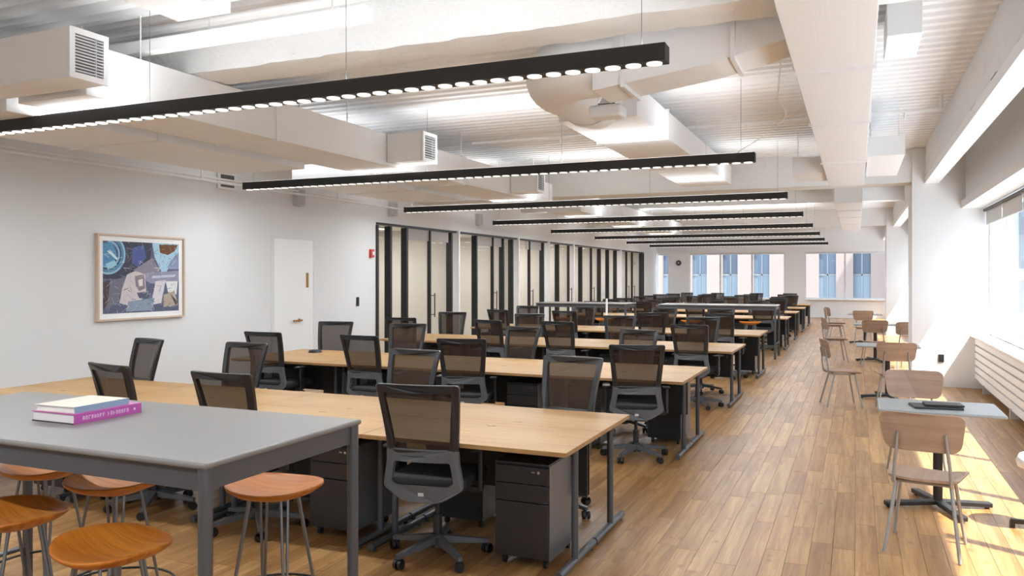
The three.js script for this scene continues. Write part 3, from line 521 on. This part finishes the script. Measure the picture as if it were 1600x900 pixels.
// ---- desk rows
const X0 = -1.46, ROWS = [5.47, 8.68, 11.88, 15.05, 20.6, 23.8, 27.0, 30.2];
const chairsX = [
  [[-2.34, -3.72, -4.74], [-2.03, -3.41, -5.18, -6.45]], [[-1.90, -3.66, -4.72, -6.03], [-2.38, -3.80, -5.27, -6.41]],
  [[-1.91, -3.69, -4.70, -6.30], [-2.10, -3.34, -4.85, -6.33]], [[-2.00, -3.25, -4.72, -6.0], [-2.27, -3.40, -5.0, -6.3]],
];
let firstDesk = true, firstPed = true;
ROWS.forEach((far, r) => {
  const mid = far - DD;
  for (const side of [0, 1]) {
    const sideName = side ? 'far-window' : 'book-table', turn = side ? Math.PI : 0, D = mid + (side ? DD / 2 : -DD / 2);
    const xs = chairsX[r]?.[side] ?? [0, 1, 2, 3].map((k) => X0 - DW * (k + 0.5) + rr(-0.15, 0.15));
    for (let k = 0; k < 4; k++) {
      const X = X0 - DW * (k + 0.5), tail = `${ORD[k]} from aisle, ${sideName} side of ${ORD[r]} desk row`;
      const dl = `pale oak desk, ${tail}`, pl = `black drawer pedestal, ${tail}`;
      if (firstDesk) { firstDesk = false; desk0.position.set(X, 0, -D); desk0.rotation.y = turn; desk0.userData.label = dl; } else copy(desk0, [X, 0, D], turn, dl);
      if (!(r > 4 && k > 0)) {
        const off = (s) => X + s * (DW / 2 - 0.33), gap = (x) => Math.min(...xs.map((c) => Math.abs(c - x))), px = gap(off(1)) > 0.38 || gap(off(1)) >= gap(off(-1)) ? off(1) : off(-1), pd = mid + (side ? 0.27 : -0.27);
        if (firstPed) { firstPed = false; ped0.position.set(px, 0, -pd); ped0.rotation.y = turn; ped0.userData.label = pl; } else copy(ped0, [px, 0, pd], turn, pl);
      }
    }
    xs.forEach((X, k) => placeChair(X, side ? far - 0.06 + rr(0, 0.05) : far - 2 * DD + (r === 0 ? 0.16 : 0.0) + rr(-0.03, 0.05), turn + (r === 0 && k === 0 && side === 0 ? 0.16 : rr(-0.28, 0.28)), `black mesh task chair, ${ORD[k]} from aisle, ${sideName} side of ${ORD[r]} desk row`));
  }
});
// ---- far high tables with their stools
barTable('bar_table', 'dark grey high table on the aisle side between fourth and fifth desk rows', -3.95, -1.5, 17.1, 18.0);
barTable('bar_table', 'dark grey high table on the office side between fourth and fifth desk rows', -6.8, -4.65, 17.1, 18.0);
[[-2.0, 16.95], [-3.2, 16.95]].forEach(([x, d], i) => placeStool(x, d, 0.2, `wooden bar stool, ${ORD[i]} from the aisle, at the far aisle-side high table`));
[[-5.1, 16.95], [-6.1, 16.95]].forEach(([x, d], i) => placeStool(x, d, -0.2, `wooden bar stool, ${ORD[i]} from the aisle, at the far office-side high table`));
{
  const p = thing('power_post', 'slim white post standing on the fourth desk row', 'post', [-4.35, 0.73, 14.6]);
  mesh('base', new THREE.CylinderGeometry(0.05, 0.055, 0.03, 20).translate(0, 0.015, 0), M.white, p); mesh('stem', rod(V(0, 0.03, 0), V(0, 0.55, 0), 0.02), M.white, p);
  const q = thing('conference_puck', 'small flat black device on the second desk row', 'device', [-6.35, 0.73, 8.35]);
  mesh('body', new THREE.CylinderGeometry(0.075, 0.09, 0.03, 24).translate(0, 0.015, 0), M.black, q); mesh('cap', new THREE.CylinderGeometry(0.05, 0.05, 0.006, 24).translate(0, 0.033, 0), M.blackSatin, q);
}
// ---- cafe tables and plywood chairs along the windows
cafeTable(0.55, 6.62, 0, 'grey cafe table with two black folders on it');
placeCafe(0.40, 5.62, -0.17, 'plywood chair facing the window-side table with black folders, back to the room');
placeCafe(0.47, 7.55, Math.PI + 0.05, 'plywood chair tucked behind the table with black folders');
cafeTable(0.40, 12.3, 0, 'empty grey cafe table in front of the first column');
placeCafe(0.45, 11.25, 0.05, 'plywood chair pushed up to the empty cafe table by the column');
placeCafe(-0.17, 11.35, -Math.PI / 2 + 0.25, 'plywood chair turned sideways beside the aisle at the second cafe table');
cafeTable(0.35, 17.6, 0, 'grey cafe table just beyond the first column');
placeCafe(0.30, 16.7, 0.1, 'plywood chair with its back to the second cafe table');
placeCafe(0.72, 16.3, 0.6, 'plywood chair nearest the window at the third cafe table');
placeCafe(-0.38, 17.2, -Math.PI / 2 + 0.2, 'plywood chair on the aisle side of the third cafe table');
cafeTable(0.2, 22.2, 0, 'grey cafe table before the second column');
placeCafe(0.15, 21.2, 0.0, 'plywood chair with its back to the third cafe table');
placeCafe(-0.5, 22.0, -Math.PI / 2, 'plywood chair on the aisle side of the fourth cafe table');
placeCafe(-0.5, 23.0, -Math.PI / 2 + 0.3, 'plywood chair on the aisle beyond the fourth cafe table');
{
  const f = thing('folder', 'larger black folder lying flat on the cafe table', 'folder', [0.53, 0.746, 6.55], 0.15, 'black folders');
  mesh('cover', rb(0.32, 0.016, 0.21, 0, 0.008, 0, 0.004), M.black, f); mesh('elastic', bx(0.006, 0.0175, 0.212, 0.13, 0.00875, 0), M.blackSatin, f);
  const g = thing('folder', 'smaller black folder on top of the larger black folder', 'folder', [0.58, 0.762, 6.57], 0.1, 'black folders');
  mesh('cover', rb(0.25, 0.014, 0.15, 0, 0.007, 0, 0.004), M.black, g); mesh('elastic', bx(0.006, 0.0155, 0.152, 0.1, 0.00775, 0), M.blackSatin, g);
  const s = thing('swivel_stool', 'round white seat on a black base beside the first cafe table', 'stool', [1.16, 0, 6.3]);
  const pts = [[0.001, 0.52], [0.10, 0.52], [0.15, 0.50], [0.17, 0.46], [0.16, 0.42], [0.11, 0.40], [0.001, 0.395]].map(([a, b]) => new THREE.Vector2(a, b)).reverse();
  mesh('seat', new THREE.LatheGeometry(pts, 36), M.door, s); mesh('stem', rod(V(0, 0.05, 0), V(0, 0.4, 0), 0.022), M.black, s);
  for (let k = 0; k < 4; k++) { const m = mesh('base_leg', [rb(0.2, 0.03, 0.04, 0.1, 0.045, 0, 0.006), bx(0.03, 0.045, 0.03, 0.19, 0.023, 0)], M.black, s); m.rotation.y = k * Math.PI / 2; }
}
// ---- convector along the window wall
[[DN, 13.9, 'beside the first two cafe tables'], [14.9, 25.5, 'between the two columns'], [26.5, DF, 'beyond the second column']].forEach(([a, b, at]) => {
  const t = thing('convector', `long white slatted convector under the windows ${at}`, 'radiator', [XR, 0, (a + b) / 2]), L = b - a - 0.01;
  mesh('back_panel', bx(0.14, 0.62, L, -0.08, 0.41, 0), M.white, t);
  mesh('top_ledge', rb(0.25, 0.03, L, -0.127, 0.80, 0, 0.006), M.white, t);
  for (let k = 0; k < 6; k++) { const g = bx(0.026, 0.078, L, -0.185, 0.20 + k * 0.103, 0); mesh('slat', g, M.white, t); }
  for (let z = -L / 2 + 0.6; z < L / 2; z += 2.2) mesh('bracket', bx(0.10, 0.12, 0.03, -0.12, 0.06, z), M.shade, t);
});
// ---- short roller blinds at the window heads, one to a bay
BAYS.forEach(([a, b, n], w) => {
  const step = (b - a) / n;
  for (let i = 0; i < n; i++) {
    const t = thing('roller_blind', `short grey roller blind, ${ORD[n - 1 - i]} from the ${['first column, cafe table window bay', 'second column, bay between the columns', 'far wall, last window bay'][w]}`, 'blind', [XR - 0.07, 2.68, a + (i + 0.5) * step], 0, ['blinds of the first window bay', 'blinds of the second window bay', 'blinds of the third window bay'][w]);
    mesh('tube', rod(V(0, 0.02, -step / 2 + 0.02), V(0, 0.02, step / 2 - 0.02), 0.022), M.grille, t); mesh('fabric', bx(0.003, 0.20, step - 0.06, 0.02, -0.09, 0), M.shade, t); mesh('bottom_bar', bx(0.012, 0.02, step - 0.06, 0.02, -0.195, 0), M.alu, t);
  }
});
// ---- things on the walls
{
  const cv = document.createElement('canvas'); cv.width = 640; cv.height = 500; const c = cv.getContext('2d'); let S = 5; const q = () => { S = (S * 16807) % 2147483647; return S / 2147483647; };
  c.fillStyle = '#5b5f78'; c.fillRect(0, 0, 640, 500);
  const blob = (col, pts) => { c.fillStyle = col; c.beginPath(); pts.forEach(([x, y], i) => (i ? c.lineTo(x, y) : c.moveTo(x, y))); c.closePath(); c.fill(); };
  blob('#3a3a4e', [[150, 0], [400, 0], [380, 150], [240, 210], [120, 260], [0, 260], [0, 200]]);
  blob('#4d5a96', [[235, 40], [330, 20], [350, 110], [280, 180], [230, 150]]);
  blob('#74717f', [[60, 270], [190, 250], [160, 330], [100, 420], [20, 480], [40, 380]]); blob('#4a3d3f', [[0, 280], [55, 270], [40, 420], [0, 480]]);
  c.lineWidth = 16; for (const [r, col] of [[130, '#8fc0d8'], [112, '#4f8fb8'], [86, '#86b6d2'], [60, '#2f6da0'], [34, '#5f9cc4']]) { c.strokeStyle = col; c.beginPath(); c.ellipse(40, 90, r, r * 1.02, 0.1, -1.7, 1.9); c.stroke(); }
  blob('#5390ba', [[0, 20], [70, 10], [110, 90], [60, 180], [0, 170]]); blob('#cfe2ea', [[30, 70], [55, 60], [118, 120], [105, 130]]); blob('#9fcbe0', [[20, 160], [90, 130], [110, 165], [40, 200]]);
  blob('#a9cde0', [[400, 0], [640, 0], [640, 60], [520, 220], [480, 210], [420, 100]]); blob('#6c4220', [[460, 10], [630, 8], [600, 55], [540, 85], [470, 70]]); blob('#8795b8', [[640, 60], [640, 190], [540, 190], [560, 130]]);
  blob('#8f8794', [[240, 200], [400, 110], [470, 200], [330, 240]]); blob('#9594ab', [[330, 220], [640, 200], [640, 280], [420, 300], [350, 280]]); blob('#c5c9da', [[400, 240], [610, 230], [610, 246], [400, 258]]);
  blob('#d3c9cb', [[190, 230], [260, 205], [340, 230], [350, 380], [240, 460], [130, 430], [150, 330]]); blob('#8a8183', [[255, 240], [330, 230], [340, 330], [290, 350], [260, 310]]); blob('#e2d9d4', [[280, 270], [320, 260], [320, 310], [290, 315]]);
  blob('#dcd6da', [[430, 280], [520, 270], [480, 440], [390, 450]]); blob('#e3e5e4', [[520, 280], [630, 280], [620, 380], [540, 360]]); blob('#b2a393', [[500, 380], [600, 350], [635, 460], [500, 470]]); blob('#544a42', [[560, 370], [635, 440], [610, 460]]);
  blob('#8d9cb0', [[200, 420], [420, 400], [400, 490], [180, 490]]); blob('#55586e', [[270, 360], [380, 350], [370, 400], [290, 400]]);
  for (let i = 0; i < 260; i++) { c.strokeStyle = ['#6b7f9c', '#e6e6ea', '#3b4560', '#aab9cc', '#c9bdbb', '#7d6f70'][Math.floor(q() * 6)]; c.globalAlpha = 0.45; c.lineWidth = 2 + q() * 5; const x = q() * 640, y = q() * 500, a = q() * 6.3, l = 15 + q() * 45; c.beginPath(); c.moveTo(x, y); c.quadraticCurveTo(x + Math.cos(a) * l * 0.6 + 8, y + Math.sin(a) * l * 0.6, x + Math.cos(a) * l, y + Math.sin(a) * l); c.stroke(); } c.globalAlpha = 1;
  const at = new THREE.CanvasTexture(cv); at.colorSpace = THREE.SRGBColorSpace;
  const w = 1.32, h = 1.04, p = thing('framed_picture', 'large abstract blue and grey collage in a pale wood frame', 'picture', [XL, 1.17, 7.3], Math.PI / 2);
  const fr = std({ color: lin(0.68, 0.52, 0.40), roughness: 0.5 });
  mesh('frame', [bx(w, 0.022, 0.05, 0, 0.011, 0.027), bx(w, 0.022, 0.05, 0, h - 0.011, 0.027), bx(0.022, h - 0.044, 0.05, -w / 2 + 0.011, h / 2, 0.027), bx(0.022, h - 0.044, 0.05, w / 2 - 0.011, h / 2, 0.027)], fr, p);
  mesh('mount', bx(w - 0.044, h - 0.044, 0.01, 0, h / 2, 0.02), M.door, p);
  mesh('artwork', new THREE.PlaneGeometry(w - 0.17, h - 0.17).translate(0, h / 2, 0.0265), std({ map: at, roughness: 0.55 }), p);
  const a = thing('fire_alarm', 'small red fire alarm beside the glass office front', 'alarm', [XL, 2.05, 12.42]);
  mesh('body', rb(0.05, 0.15, 0.11, 0.026, 0.075, 0, 0.008), std({ color: lin(0.62, 0.05, 0.04), roughness: 0.4 }), a); mesh('strobe', rb(0.02, 0.06, 0.05, 0.055, 0.075, 0, 0.004), M.door, a);
  const s = thing('wall_switch', 'small dark switch plate on the wall between door and glass', 'switch', [XL, 1.17, 12.0]);
  mesh('plate', rb(0.012, 0.16, 0.08, 0.006, 0.08, 0, 0.003), M.black, s); mesh('rocker', bx(0.006, 0.07, 0.035, 0.014, 0.08, 0), M.blackSatin, s);
  const o = thing('power_outlet', 'black power outlet on the sunlit face of the first column', 'outlet', [1.20, 0.38, 13.9]);
  mesh('plate', rb(0.08, 0.12, 0.012, 0, 0.06, 0.006, 0.003), M.black, o); mesh('socket', bx(0.035, 0.07, 0.005, 0, 0.06, 0.013), M.blackSatin, o);
  const k = thing('alarm_bell', 'small round dark alarm bell on the far wall', 'alarm bell', [-7.22, 2.30, DF]);
  mesh('body', new THREE.CylinderGeometry(0.11, 0.12, 0.06, 28).rotateX(Math.PI / 2).translate(0, 0, 0.03), std({ color: lin(0.10, 0.05, 0.045), roughness: 0.5 }), k); mesh('cap', new THREE.CylinderGeometry(0.03, 0.03, 0.02, 16).rotateX(Math.PI / 2).translate(0, 0, 0.07), M.chrome, k);
}
renderer.render(scene, camera);
